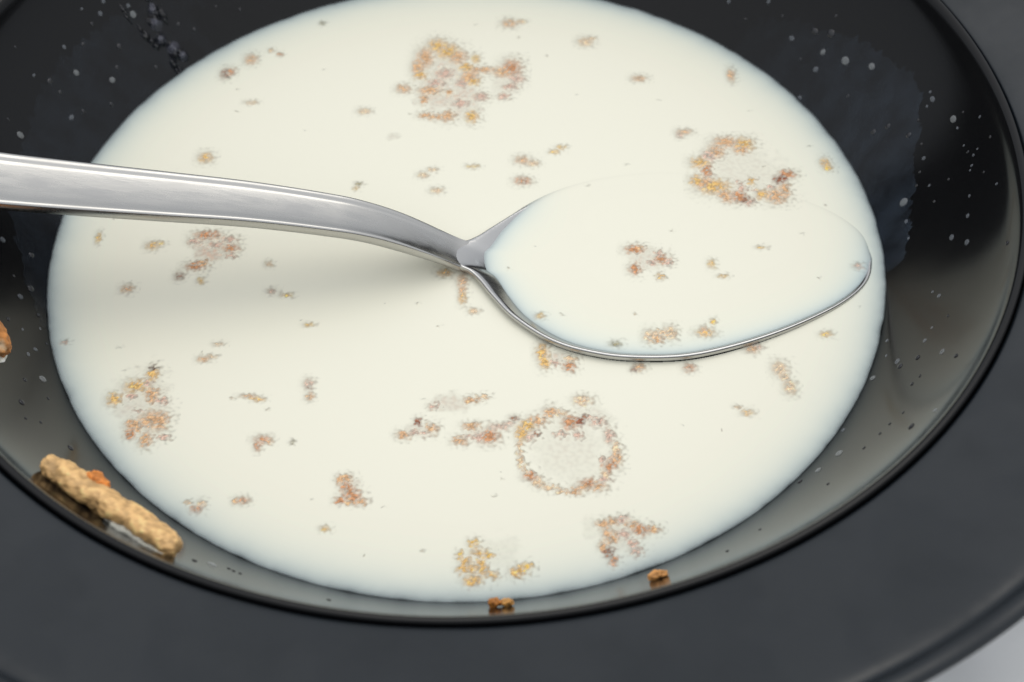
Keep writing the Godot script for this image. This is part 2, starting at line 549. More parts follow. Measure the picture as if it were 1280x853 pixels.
func cereal() -> void:
	floating("cereal_flake", "largest pale tan cereal cluster soaked near the far edge of the milk", "flakes floating in the milk", [[-5.36, -45.55, 5.7, 10.99, 0.46], [-1.33, -40.3, 4.08, 7.02, 0.55]], [[-6.53, -55.55, 1.45, 1.49, "g"], [-4.4, -53.79, 1.61, 1.72, "g"], [-8.85, -51.88, 1.28, 2.2, "t"], [-10.21, -48.97, 0.96, 1.94, "t"], [-9.82, -46.8, 0.95, 1.2, "g"], [-2.44, -52.05, 1.44, 1.47, "t"], [-0.64, -48.86, 0.96, 0.97, "g"], [0.03, -45.73, 1.43, 1.43, "t"], [-1.38, -44.07, 1.11, 0.95, "k"], [0.67, -44.76, 1.11, 0.95, "g"], [-7.64, -42.02, 1.73, 0.94, "t"], [-3.86, -41.5, 0.63, 0.71, "t"], [-8.83, -39.45, 0.63, 1.17, "t"], [-8.24, -34.82, 1.09, 0.69, "t"], [-6.21, -34.34, 1.24, 0.69, "t"], [-4.05, -34.54, 1.09, 1.14, "t"], [0.6, -34.49, 0.93, 1.37, "g"], [2.28, -40.02, 1.1, 0.94, "k"], [-1.77, -38.21, 1.25, 0.93, "k"], [-4.91, -46.98, 1.43, 1.2, "k"], [-6.59, -44.14, 1.26, 0.95, "k"]])
	floating("cereal_flake", "small orange topped flake just right of the largest tan cluster", "flakes floating in the milk", [[6.83, -43.98, 3.47, 4.51, 0.85]], [[8.44, -48.51, 1.43, 1.93, "o"], [6.84, -47.32, 1.59, 1.2, "t"], [2.71, -48.09, 1.91, 0.72, "t"], [9.37, -45.37, 1.11, 0.95, "k"], [8.09, -43.01, 1.26, 0.71, "k"], [6.82, -40.2, 0.94, 0.7, "k"]])
	floating("cereal_ring", "golden horseshoe of cereal crust half sunk near the right edge of the milk", "flakes floating in the milk", [[51.82, -18.8, 8.4, 6.66, 0.95]], [[49.19, -26.49, 1.83, 1.11, "t"], [52.5, -26, 1.37, 1.33, "g"], [51.9, -24.46, 1.21, 0.88, "t"], [46.99, -23.86, 1.21, 1.32, "t"], [45.68, -22.78, 1.06, 1.09, "k"], [43.89, -21.06, 1.36, 1.08, "g"], [44.92, -18.88, 0.75, 1.72, "o"], [42.9, -16.12, 1.04, 1.06, "g"], [44.35, -15.47, 1.49, 1.27, "t"], [45.92, -14.6, 2.23, 1.48, "g"], [47.52, -12.47, 0.89, 1.05, "t"], [48.04, -11.63, 0.74, 1.04, "t"], [50.28, -11.81, 1.18, 1.25, "o"], [51.23, -10.97, 1.18, 0.83, "b"], [52.21, -10.33, 0.74, 0.62, "k"], [54.63, -12.39, 0.89, 1.05, "g"], [53.05, -16.01, 0.6, 0.85, "g"], [50.76, -15.39, 0.45, 0.42, "k"], [51.21, -13.91, 0.59, 0.63, "k"], [53.4, -13.46, 0.59, 0.42, "k"], [56.31, -14.27, 0.59, 0.42, "k"], [57.25, -11.95, 1.48, 1.46, "t"], [59.04, -13.4, 0.74, 1.47, "t"], [58.15, -16.16, 0.9, 0.85, "r"], [59.96, -17.64, 1.2, 0.86, "o"], [59.14, -17, 0.75, 0.85, "r"]])
	floating("cereal_ring", "round sunken cereal ring with broken brown edge in front of the spoon", "flakes floating in the milk", [[17.27, 45.79, 7.05, 7.48, 0.95], [21.16, 39.55, 3.44, 3.01, 0.9]], [[9.6, 42.6, 0.79, 1.32, "g"], [10.54, 41.11, 1.06, 0.83, "g"], [12.14, 40.13, 1.19, 0.83, "t"], [14.43, 38.31, 0.93, 0.84, "t"], [10.77, 43.43, 0.79, 0.66, "k"], [11.96, 42.95, 0.53, 0.49, "b"], [17.55, 40.52, 1.06, 1.17, "o"], [19.14, 40.37, 0.79, 0.67, "r"], [20.1, 39.37, 0.66, 0.5, "b"], [19.82, 35.99, 1.07, 0.85, "p"], [20.89, 39.72, 0.4, 0.33, "k"], [23.51, 49.72, 0.78, 0.8, "o"], [25.03, 47.65, 0.65, 1.45, "t"], [24.2, 48.76, 0.65, 0.96, "o"], [22.52, 48.43, 0.39, 0.64, "k"], [10.8, 51.35, 0.9, 0.63, "o"], [12.07, 52.62, 0.77, 0.63, "p"], [17.8, 54.56, 1.02, 0.47, "t"], [20.03, 53.02, 1.03, 0.79, "o"], [21.68, 53.35, 1.03, 0.78, "t"], [19.62, 53.64, 1.28, 0.63, "t"], [22.76, 52.25, 0.77, 0.47, "k"], [9.17, 45.71, 0.39, 1.14, "p"], [15.77, 42.99, 0.79, 0.49, "k"], [18.79, 43.18, 0.53, 0.66, "k"], [9.28, 48.14, 0.39, 1.29, "p"], [10.04, 50.23, 0.39, 0.8, "p"], [13.97, 53.74, 1.03, 0.47, "p"], [15.88, 54.39, 0.77, 0.31, "p"], [22.19, 40.4, 0.93, 0.83, "k"], [23.91, 43.4, 0.66, 1.15, "k"], [24.98, 45.86, 0.52, 0.98, "p"], [16.01, 38.66, 0.93, 0.5, "p"], [22.93, 51.15, 0.64, 0.63, "p"]])
	floating("cereal_flake", "greyish flake lying deepest under the milk behind the three brown bits", "flakes floating in the milk", [[-2.49, 36.28, 3.61, 2.55, 0.7]], [[-5.15, 36.93, 0.67, 0.51, "k"], [1.24, 35.63, 1.07, 0.51, "t"], [3.11, 34.97, 0.8, 0.34, "p"]])
	floating("cereal_flake", "leftmost of the small flakes in front of the spoon neck", "flakes floating in the milk", [[-7.54, 41.6, 2.51, 1.82, 0.6]], [[-7.59, 40.1, 0.53, 0.67, "r"], [-5.3, 41.62, 0.79, 0.83, "t"], [-9.87, 42.9, 0.92, 0.66, "t"], [-8.31, 42.25, 0.66, 0.5, "k"], [-6.59, 42.6, 0.66, 0.5, "k"]])
	floating("cereal_flake", "small brown flake touching the left of the sunken round ring", "flakes floating in the milk", [[2.23, 42.85, 2.63, 1.81, 0.6]], [[1.29, 41.19, 1.06, 0.66, "t"], [-0.65, 44.14, 0.92, 0.66, "t"], [4.2, 43.37, 1.18, 1.15, "o"], [2.63, 43.35, 0.79, 0.66, "k"], [0.92, 43.33, 0.79, 0.49, "k"]])
	floating("cereal_crumb", "thin greyish crumb with a dark tip between small flake and round ring", "crumbs floating in the milk", [], [[8.3, 39.59, 0.66, 0.5, "b"], [5.91, 41.23, 1.32, 0.5, "k"], [7.1, 40.75, 0.79, 0.33, "k"]])
	floating("cereal_flake", "brown three cornered flake near the front edge of the milk", "flakes floating in the milk", [[24.32, 63.04, 3.26, 3.3, 0.58], [20.1, 61.8, 1.51, 2.71, 1.15]], [[22.28, 60.76, 1.01, 0.61, "t"], [23.55, 60.47, 1.01, 0.61, "t"], [25.09, 60.03, 1.01, 0.61, "k"], [26.68, 60.95, 0.88, 0.61, "t"], [28.14, 62.03, 1.13, 0.75, "o"], [30.03, 61.89, 0.88, 0.6, "t"], [22.84, 62.43, 0.75, 0.75, "t"], [23.55, 63.48, 0.88, 0.75, "t"], [22.11, 64.96, 0.62, 0.74, "t"], [22.81, 66.01, 0.62, 0.74, "b"], [23.49, 67.49, 0.62, 0.73, "o"], [27.05, 65.9, 0.75, 0.59, "k"], [26.75, 64.56, 0.75, 0.6, "k"], [25.34, 62.75, 1, 0.6, "k"]])
	floating("cereal_flake", "yellow gold speckled flake at the front edge of the milk", "flakes floating in the milk", [[5.5, 66.14, 4.23, 3.25, 1.1], [2.28, 67.87, 2.48, 3.22, 0.75]], [[1.75, 64.17, 0.63, 0.6, "y"], [-0.34, 66.38, 0.5, 0.59, "y"], [2.51, 65.96, 1, 0.59, "g"], [4.13, 66.42, 0.62, 0.44, "y"], [0.67, 67.71, 0.74, 0.59, "g"], [3.02, 68.03, 0.62, 0.73, "g"], [0.19, 69.02, 0.74, 0.58, "g"], [1.67, 69.04, 0.74, 0.58, "g"], [3.28, 69.05, 0.62, 0.73, "g"], [4.51, 70.08, 0.86, 0.58, "g"], [1.81, 71.07, 1.11, 0.72, "g"], [8.84, 69.39, 0.99, 0.73, "g"], [9.96, 68.68, 0.74, 0.58, "y"], [8.34, 70.12, 0.49, 0.58, "g"]])
	floating("cereal_flake", "scattered cluster of tan nuggets near the left edge of the milk", "flakes floating in the milk", [[-53.93, 35.08, 4.83, 7.17, 0.72]], [[-53.07, 28.33, 0.54, 0.7, "d"], [-52.91, 29.56, 0.81, 1.05, "g"], [-55.4, 32.14, 1.48, 1.04, "g"], [-53.36, 31.3, 0.68, 0.52, "k"], [-52.48, 33.89, 0.94, 1.2, "t"], [-52.43, 35.26, 0.67, 0.51, "t"], [-50.69, 35.28, 0.8, 0.68, "k"], [-58.65, 34.86, 0.94, 1.03, "g"], [-54.17, 37.28, 0.93, 0.34, "k"], [-51.64, 39.33, 1.73, 1.51, "t"], [-50.27, 39.67, 1.06, 1.51, "t"], [-54.69, 40.3, 1.06, 1, "t"], [-53.91, 41.14, 0.53, 0.66, "t"], [-54.94, 42.28, 0.79, 0.83, "o"], [-52.28, 43.46, 0.79, 1.15, "t"], [-49.45, 43, 0.79, 0.49, "k"], [-55.79, 34.2, 0.67, 0.51, "k"]])
	floating("cereal_flake", "pinkish soaked flake right under the spoon handle", "flakes floating in the milk", [[-45.91, -0.03, 4.34, 3.58, 0.38]], [[-47.11, -3.04, 1.75, 0.81, "o"], [-42.54, 0.41, 1.16, 0.79, "o"], [-43.08, -1.99, 1.16, 0.6, "k"], [-48.56, 4.67, 1.29, 0.78, "o"], [-47.21, 3.91, 0.86, 0.59, "t"], [-49.4, -1.46, 0.87, 0.6, "k"], [-45.4, -0.62, 1.01, 0.6, "k"], [-42.37, 2.19, 0.72, 0.39, "k"]])
	floating("cereal_flake", "brown flake floating in the middle of the spoon bowl", "flakes floating in the milk", [[32.36, 3.59, 3.58, 3.53, 0.7]], [[30.33, 1.4, 1.3, 0.79, "o"], [31.22, 0.82, 0.72, 0.59, "t"], [30.08, 6.1, 0.86, 0.97, "o"], [35.07, 3.82, 1, 0.98, "o"], [36.17, 4.61, 0.72, 0.59, "k"], [34.44, 2.43, 0.57, 0.59, "k"], [34.53, 7.89, 0.57, 0.58, "g"], [33.17, 4.58, 0.72, 0.59, "k"]])
	floating("cereal_flake", "pale tan flake in the spoon milk close to the near rim", "flakes floating in the milk", [[33.67, 21.72, 2.21, 1.63, 0.55]], [[32.13, 22.07, 0.96, 1.09, "p"], [33.06, 22.62, 0.83, 0.72, "t"], [35.36, 21.19, 0.83, 1.09, "p"], [33.98, 21.18, 0.69, 0.55, "p"]])
	floating("cereal_flake", "gold edged flake touching the outside of the near spoon rim", "flakes floating in the milk", [[15.62, 26.92, 3, 2.13, 0.62]], [[13.19, 25.47, 0.82, 1.43, "g"], [13.7, 27.6, 0.82, 1.06, "g"], [15.33, 27.8, 0.68, 0.53, "k"], [17.75, 28.53, 0.82, 0.88, "o"], [18.07, 26.94, 0.82, 0.53, "p"]])
	floating("cereal_flake", "small orange flake in the open milk left of the yellow flake", "flakes floating in the milk", [[-18.22, 53.59, 1.93, 2.35, 0.6]], [[-19.74, 51.84, 0.64, 0.63, "t"], [-18.85, 51.53, 0.77, 0.63, "t"], [-18.63, 53.27, 0.77, 0.79, "o"], [-18.04, 54.53, 0.9, 0.78, "o"], [-17.23, 55.31, 0.89, 0.93, "o"], [-16.17, 56.1, 0.64, 0.62, "t"], [-19.38, 55.76, 0.77, 0.62, "o"], [-17.96, 56.08, 0.77, 0.62, "t"]])
	floating("cereal_crumb", "hook shaped orange crumb right of the scattered tan cluster", "crumbs floating in the milk", [], [[-33.09, 43.65, 1.05, 0.66, "o"], [-33.77, 44.79, 0.52, 0.82, "o"], [-32.01, 43.99, 0.53, 0.49, "t"]])
	floating("cereal_crumb", "brown crumb at the front left close to the cereal stick", "crumbs floating in the milk", [], [[-42.31, 57.24, 0.76, 0.62, "o"], [-41.65, 56.32, 0.51, 0.62, "p"], [-43.86, 55.99, 0.51, 0.31, "p"]])
	floating("cereal_crumb", "reddish crumb between the orange flake and the front left edge", "crumbs floating in the milk", [], [[-35.33, 55.76, 0.89, 0.62, "o"], [-36.21, 55.91, 0.51, 0.47, "t"]])
	floating("cereal_crumb", "upright double crumb, brown above tan, left of centre", "crumbs floating in the milk", [], [[-26.3, 31.92, 0.67, 0.87, "k"], [-26.25, 32.61, 0.54, 0.52, "b"], [-25.97, 34.68, 0.54, 0.68, "t"]])
	floating("cereal_crumb", "thin golden shaving lying flat between cluster and double crumb", "crumbs floating in the milk", [], [[-36.32, 34.4, 1.07, 0.34, "t"], [-35.2, 34.92, 0.94, 0.34, "g"], [-34.23, 35.28, 0.67, 0.34, "g"]])
	floating("cereal_crumb", "upright golden strand just under the spoon neck", "crumbs floating in the milk", [], [[-0.7, 8.86, 0.71, 1.53, "t"], [-0.68, 10.77, 0.57, 0.95, "t"], [-0.66, 12.48, 0.56, 1.32, "g"]])
	floating("cereal_crumb", "gold crumb tucked under the handle beside the upright strand", "crumbs floating in the milk", [], [[-3.87, 6.71, 1, 0.77, "g"]])
	floating("cereal_crumb", "faint pale crumb below the upright golden strand", "crumbs floating in the milk", [], [[1.34, 15.87, 0.7, 0.56, "p"]])
	floating("cereal_crumb", "pair of pale peach nuggets in front of the spoon tip", "crumbs floating in the milk", [], [[53.4, 29.42, 0.95, 1.23, "p"], [54.71, 33.43, 0.81, 1.2, "p"], [54.02, 31.18, 0.67, 0.7, "p"]])
	floating("cereal_crumb", "small brown crumb against the lowest point of the spoon rim", "crumbs floating in the milk", [], [[29.56, 28.82, 0.81, 0.7, "t"], [28.72, 29.34, 0.54, 0.53, "b"]])
	floating("cereal_crumb", "orange brown dot a little right of the lowest rim point", "crumbs floating in the milk", [], [[38.1, 29.09, 0.81, 0.7, "o"]])
	floating("cereal_crumb", "greyish crumb against the spoon rim nearer its tip", "crumbs floating in the milk", [], [[49.07, 25.12, 0.82, 0.71, "t"], [50.23, 24.42, 0.68, 0.54, "k"]])
	floating("cereal_speck", "orange gold speck left below the peach nuggets", "specks floating in the milk", [], [[47.08, 38.8, 0.8, 0.5, "g"], [45.46, 37.61, 0.53, 0.34, "p"]])
	floating("cereal_crumb", "golden brown crumb with a dot above inside the spoon milk", "crumbs floating in the milk", [], [[41.43, 21.26, 1.24, 0.73, "g"], [41.2, 20.71, 0.55, 0.73, "t"], [43.02, 18.71, 0.42, 0.55, "y"]])
	floating("cereal_crumb", "brown crumb with a pale tail at the very far edge of the milk", "crumbs floating in the milk", [], [[8.03, -62.4, 1.14, 1.02, "t"], [10.32, -62.89, 0.82, 0.51, "p"]])
	floating("cereal_crumb", "tan crumb at the far edge, second from the right", "crumbs floating in the milk", [], [[23.35, -56.42, 1.13, 1, "p"], [24.68, -57.41, 0.65, 0.5, "p"]])
	floating("cereal_crumb", "tan sliver on the far milk above the golden horseshoe", "crumbs floating in the milk", [], [[33.57, -45.08, 1.11, 0.72, "t"]])
	floating("cereal_crumb", "tan sliver just left of the golden horseshoe", "crumbs floating in the milk", [], [[41.32, -29.48, 1.07, 0.67, "t"], [40.49, -28.59, 0.61, 0.67, "k"]])
	floating("cereal_crumb", "upright tan crumb close to the far right milk edge", "crumbs floating in the milk", [], [[51.83, -45.82, 0.63, 1.43, "t"]])
	floating("cereal_crumb", "gold crumb at the right edge past the golden horseshoe", "crumbs floating in the milk", [], [[67.37, -20.57, 0.75, 1.08, "g"], [67.81, -19.27, 0.75, 0.65, "y"]])
	floating("cereal_crumb", "tan crumb above the red one behind the spoon shoulder", "crumbs floating in the milk", [], [[10.24, -22.09, 1.06, 0.87, "t"], [12.2, -21.2, 0.91, 0.65, "p"]])
	floating("cereal_crumb", "red orange crumb behind the spoon shoulder", "crumbs floating in the milk", [], [[10.34, -16.49, 1.2, 0.85, "o"], [10.63, -16.06, 0.6, 0.43, "r"]])
	floating("cereal_speck", "yellow slanted speck behind the spoon bowl", "specks floating in the milk", [], [[16.34, -24.21, 0.76, 0.44, "y"], [17.74, -25.52, 0.76, 0.44, "y"]])
	floating("cereal_speck", "twin tan specks behind the handle bend", "specks floating in the milk", [], [[-8.4, -18.2, 0.75, 0.64, "p"], [-6.64, -19.68, 0.75, 0.43, "p"]])
	floating("cereal_speck", "pale orange speck closest behind the handle bend", "specks floating in the milk", [], [[-5.76, -14.12, 0.89, 0.63, "p"]])
	floating("cereal_speck", "yellow green sliver between the handle bend and the red crumb", "specks floating in the milk", [], [[0.88, -20.46, 0.9, 0.43, "y"]])
	floating("cereal_speck", "dark olive seed like speck just behind the handle", "specks floating in the milk", [], [[-20.29, -15.98, 0.6, 0.43, "v"], [-20.83, -14.93, 0.45, 0.42, "y"]])
	floating("cereal_speck", "pale speck left of the largest tan cluster", "specks floating in the milk", [], [[-20.4, -36.11, 0.93, 0.69, "p"]])
	floating("cereal_crumb", "lilac grey crumb wholly under the milk behind the handle bend", "crumbs floating in the milk", [[-14.53, -29.01, 1.53, 1.34, 0.75]], [])
	floating("cereal_crumb", "tan crumb touching the left side of the largest cluster", "crumbs floating in the milk", [], [[-12.85, -42.55, 1.1, 0.94, "t"], [-13.5, -43.03, 0.63, 0.71, "t"]])
	floating("cereal_speck", "pale yellow speck between largest cluster and orange topped flake", "specks floating in the milk", [], [[1.25, -51.51, 0.64, 0.98, "y"]])
	floating("cereal_crumb", "dark red brown crumb near the far left milk edge", "crumbs floating in the milk", [], [[-48.46, -47.51, 0.8, 1.2, "r"], [-47.56, -47.98, 0.8, 0.96, "o"], [-48.07, -46.78, 0.48, 0.48, "d"]])
	floating("cereal_crumb", "round tan crumb right of the dark red brown crumb", "crumbs floating in the milk", [], [[-43.78, -51.81, 0.96, 1.22, "t"]])
	floating("cereal_speck", "tiny tan speck, upper of the pair at the far left edge", "specks floating in the milk", [], [[-40, -54.47, 0.48, 0.49, "p"]])
	floating("cereal_speck", "tiny red speck, lower of the pair at the far left edge", "specks floating in the milk", [], [[-38.12, -53.21, 0.48, 0.49, "o"]])
	floating("cereal_crumb", "gold crumb just behind the handle at the left", "crumbs floating in the milk", [], [[-49.79, -23.44, 1.06, 1.1, "g"]])
	floating("cereal_speck", "pale yellow speck below the round tan crumb", "specks floating in the milk", [], [[-42.58, -38.92, 0.94, 0.47, "p"]])
	floating("cereal_speck", "olive speck at the far edge left of the clusters", "specks floating in the milk", [], [[-30.24, -62.88, 0.49, 0.51, "v"]])
	floating("cereal_crumb", "yellow tan sliver left of the pinkish flake", "crumbs floating in the milk", [], [[-56.96, -0.54, 0.87, 0.8, "g"], [-55.88, -1.13, 0.87, 0.4, "y"]])
	floating("cereal_speck", "upright pale yellow speck at the left milk edge under the handle", "specks floating in the milk", [], [[-66.98, -2.66, 0.44, 1.01, "y"]])
	floating("cereal_crumb", "small brown crumb below the yellow tan sliver", "crumbs floating in the milk", [], [[-59.98, 9.95, 0.85, 0.76, "t"]])
	floating("cereal_crumb", "dark purple brown dot below the pinkish flake", "crumbs floating in the milk", [], [[-51.14, 6.97, 0.71, 0.77, "b"]])
	floating("cereal_speck", "small brown speck beside a yellow sliver in front of the handle", "specks floating in the milk", [], [[-34.3, 10.79, 0.71, 0.57, "k"]])
	floating("cereal_speck", "yellow sliver in front of the handle", "specks floating in the milk", [], [[-31.68, 11.77, 0.85, 0.38, "y"]])
	floating("cereal_speck", "pale speck just in front of the handle", "specks floating in the milk", [], [[-35.43, 4.23, 0.57, 0.59, "p"]])
	floating("cereal_speck", "yellow dot right of the dark purple brown dot", "specks floating in the milk", [], [[-47.16, 8.17, 0.57, 0.58, "y"]])
	floating("cereal_crumb", "tan sliver above the scattered tan cluster", "crumbs floating in the milk", [], [[-44.59, 26.3, 0.82, 0.53, "t"], [-43.42, 25.77, 0.68, 0.36, "p"]])
	floating("cereal_speck", "pale speck above the tan sliver at left", "specks floating in the milk", [], [[-42.49, 22.92, 0.69, 0.36, "p"]])
	floating("cereal_speck", "grey speck lying on the left milk edge", "specks floating in the milk", [], [[-69.01, 22.28, 0.55, 0.36, "k"]])
	floating("cereal_speck", "tiny olive speck right of the hook shaped crumb", "specks floating in the milk", [], [[-28.19, 44.19, 0.39, 0.33, "v"]])
	floating("cereal_speck", "yellow thread speck left of centre", "specks floating in the milk", [], [[-27.24, 18.71, 0.69, 0.37, "y"]])
	floating("cereal_speck", "pale yellow speck near the front edge below the orange flake", "specks floating in the milk", [], [[-21.7, 61.25, 0.63, 0.45, "y"]])
	floating("cereal_speck", "olive speck in the spoon milk near the neck", "specks floating in the milk", [], [[12.92, 17.11, 0.7, 0.55, "y"]])
	floating("cereal_speck", "olive speck in the spoon milk left of the pale tan flake", "specks floating in the milk", [], [[25.86, 23.63, 0.82, 0.54, "v"]])
	floating("cereal_speck", "yellow round speck in the spoon milk right of its brown flake", "specks floating in the milk", [], [[43.86, 5.09, 0.57, 0.78, "y"]])
	floating("cereal_speck", "yellow sliver in the spoon milk right of the round yellow speck", "specks floating in the milk", [], [[45.61, 8.01, 0.71, 0.38, "y"]])
	floating("cereal_speck", "faint yellow speck in the far right of the spoon milk", "specks floating in the milk", [], [[53.13, 1.06, 0.72, 0.4, "y"]])
	floating("cereal_speck", "grey speck next to the spoon tip", "specks floating in the milk", [], [[69.91, 5.95, 0.71, 0.58, "k"]])
	floating("cereal_speck", "faint yellow speck outside the spoon near its tip", "specks floating in the milk", [], [[62.21, 21.84, 0.83, 0.54, "y"]])
	# crumb dust all over the milk
	var dust := SurfaceTool.new()
	dust.begin(Mesh.PRIMITIVE_TRIANGLES)
	for i in 60:
		var p := Vector2.from_angle(rng.randf() * TAU) * sqrt(rng.randf()) * 71.0
		if absf(p.y - 4.0 + p.x * 0.05) < 7.0 and p.x < 3.0 or absf(bowl_y(p)) < 1.5:
			continue
		var long := rng.randf_range(0.12, 0.34)
		var piece := {"haze": [], "nodules": [[p.x, p.y, long, rng.randf_range(0.10, 0.22), ["g", "y", "t", "p", "y"][rng.randi() % 5]]], "lo": p - Vector2(1.1, 0.8), "hi": p + Vector2(1.1, 0.8), "deep": -0.36, "sunk": rng.randf_range(0.25, 0.5)}
		floats.append(piece)
		dust.append_from(piece_mesh(piece, 0.16), 0, Transform3D(Basis(), Vector3(p.x, 0, p.y) * MM))
	tag(obj("cereal_dust", dust.commit(), m_cereal), "faint tiny cereal dust scattered all over the white milk", "cereal dust", "", "stuff")


# ---------------------------------------------------------------- milk
func milk() -> void:
	# opacity follows how thick the milk lies over what is below it: the wall, the spoon, the cereal
	var across := 2.0 * MILK_R
	var per := across / TEX
	var body := Color(0.91, 0.895, 0.75)
	var image := Image.create(TEX, TEX, false, Image.FORMAT_RGBA8)
	image.fill(body.linear_to_srgb())
	var rows := []
	for w in wall_profile:
		rows.append([w.x, w.y])
	var deep_at := PackedFloat32Array()
	for i in 1600:
		deep_at.append(table(rows, i / 20.0, 1))
	for y in TEX:
		for x in TEX:
			var p := Vector2(x + 0.5, y + 0.5) * per - Vector2.ONE * MILK_R
			var r := p.length()
			var thick := 30.0
			if r > 58.0:
				if r > MILK_R:
					continue
				thick = minf(thick, -deep_at[int((r + 0.3 * noise.get_noise_2d(p.x * 0.12, p.y * 0.12)) * 20.0)])
			var edge: Array = thin(thick, 0.48)
			if absf(p.x - SPOON_C.x) < 40.0 and absf(p.y - SPOON_C.y) < 27.0:
				var over := milk_over_spoon(p)
				edge = [edge[0] * over[0], edge[1] * over[1], edge[2] * over[2], edge[3] * over[3]]
			elif thick > 29.0:
				continue
			image.set_pixel(x, y, Color(body.r * edge[0], body.g * edge[1], body.b * edge[2], 0).linear_to_srgb() + Color(0, 0, 0, edge[3]))
	# the milk lower down, which the cereal breaks through, gives back the light that the thin layer above lets in
	var below := image.duplicate()
	for piece in floats:
		var a: Vector2 = ((piece.lo + Vector2.ONE * MILK_R) / per).floor()
		var b: Vector2 = ((piece.hi + Vector2.ONE * MILK_R) / per).ceil()
		for y in range(maxi(0, int(a.y)), mini(TEX, int(b.y))):
			for x in range(maxi(0, int(a.x)), mini(TEX, int(b.x))):
				var p := Vector2(x + 0.5, y + 0.5) * per - Vector2.ONE * MILK_R
				var depth: float = -height(piece, p)[0]
				if depth < 0.8:
					var c := image.get_pixel(x, y)
					c.a *= 1.0 - exp(-maxf(depth, 0.036 + 0.09 * maxf(0.0, soft.get_noise_2d(p.x * 1.0 + 80.0, p.y * 1.0))) / 0.125)
					image.set_pixel(x, y, c)
	var m := milk_material("milk", image)
	var m_below := milk_material("milk below", below)
	var top := obj("milk", sheet(false, 0.0), m)
	tag(top, "white leftover milk filling the well of the black plate", "milk")
	obj("milk_below", sheet(false, -0.24), m_below, top)
	var spoonful := obj("spoonful_of_milk", sheet(true, 0.0), m)
	tag(spoonful, "spoonful of white milk filling the bowl of the steel spoon", "milk")
	obj("milk_below", sheet(true, -0.24), m_below, spoonful)


func milk_material(called: String, image: Image) -> StandardMaterial3D:
	var m := StandardMaterial3D.new()
	m.resource_name = called
	m.albedo_texture = ImageTexture.create_from_image(image)
	m.transparency = BaseMaterial3D.TRANSPARENCY_ALPHA
	m.roughness = 0.32
	m.texture_repeat = false
	return m


func sheet(in_spoon: bool, y: float) -> ArrayMesh:
	# inside the spoon's rim, or from its rim to the wall of the plate
	var st := SurfaceTool.new()
	st.begin(Mesh.PRIMITIVE_TRIANGLES)
	var around := 720
	for i in 13:
		for j in around:
			var t := TAU * j / around
			var out := Vector2.from_angle(t)
			var rim := SPOON_C + out * rim_radius(t)
			if in_spoon:
				milk_vertex(st, SPOON_C.lerp(rim, maxf(0.001, i / 12.0)), y)
			else:
				var along := -SPOON_C.dot(out) + sqrt(pow(SPOON_C.dot(out), 2.0) - SPOON_C.length_squared() + pow(MILK_R - 0.6 + y * 1.3, 2.0))
				milk_vertex(st, rim.lerp(SPOON_C + out * along, i / 12.0), y)
	grid_into(st, 0, 13, around, true, true)
	st.generate_normals()
	return st.commit()


func milk_vertex(st: SurfaceTool, p: Vector2, y: float) -> void:
	st.set_uv((p + Vector2.ONE * MILK_R) / (2.0 * MILK_R))
	st.add_vertex(Vector3(p.x, y, p.y) * MM)


func thin(depth: float, k: float) -> Array:
	# a layer of milk: how much of its full red, green and blue it gives back (blue first), and how much it covers
	if depth <= 0.0:
		return [0.75, 0.88, 1.0, 0.0]
	var part := [0.0, 0.0, 0.0]
	for i in 3:
		part[i] = minf(1.0, (1.0 - exp(-depth * k * [0.82, 1.0, 1.26][i])) / (1.0 - exp(-13.0 * k * [0.82, 1.0, 1.26][i])))
	var cover: float = part[2]
	return [part[0] / cover, part[1] / cover, 1.0, cover]


# ---------------------------------------------------------------- on the wall of the plate
func lens_mesh() -> SphereMesh:
	var s := SphereMesh.new()
	s.radial_segments = 14
	s.rings = 7
	s.radius = 1.0
	s.height = 2.0
	return s


func lump(size: Vector3, square: float, amount: float, detail: float, base: Color, patches: Array, seed_: float) -> ArrayMesh:
	# a rough ball or bar: a superellipsoid, lumpy at two scales; patches are [x, y, z, radius, tone] in parts of its size
	var st := SurfaceTool.new()
	st.begin(Mesh.PRIMITIVE_TRIANGLES)
	var rows := 90
	var columns := 72
	for i in rows:
		var t := lerpf(-1.0, 1.0, i / float(rows - 1))
		var x := lerpf(t, sin(t * PI / 2.0), 0.75)
		var girth := pow(maxf(0.0, 1.0 - pow(absf(x), 2.0 / square)), square / 2.0)
		for j in columns:
			var lon := TAU * j / columns
			var d := Vector3(signf(x) * pow(absf(x), 2.0 / square - 1.0), girth * cos(lon), girth * sin(lon)).normalized()
			var p := Vector3(x, girth * cos(lon), girth * sin(lon)) * size
			var big := noise.get_noise_3dv(p * detail * 0.35 + Vector3.ONE * seed_)
			var small := noise.get_noise_3dv(p * detail * 1.1 + Vector3.ONE * (seed_ + 30.0))
			var tint := base * (1.0 + 0.25 * big + 0.28 * small)
			for q in patches:
				var near: float = (p / size).distance_to(Vector3(q[0], q[1], q[2])) / q[3]
				tint = tint.lerp(tones[q[4]] * (1.0 + 0.3 * small), 1.0 - smoothstep(0.5, 1.0, near + small * 0.5))
			p += d * amount * (big * 1.3 + small * 0.7)
			st.set_color(Color(tint.r, tint.g, tint.b).srgb_to_linear())
			st.add_vertex(p * MM)
	grid_into(st, 0, rows, columns, true, true)
	st.generate_normals()
	return st.commit()


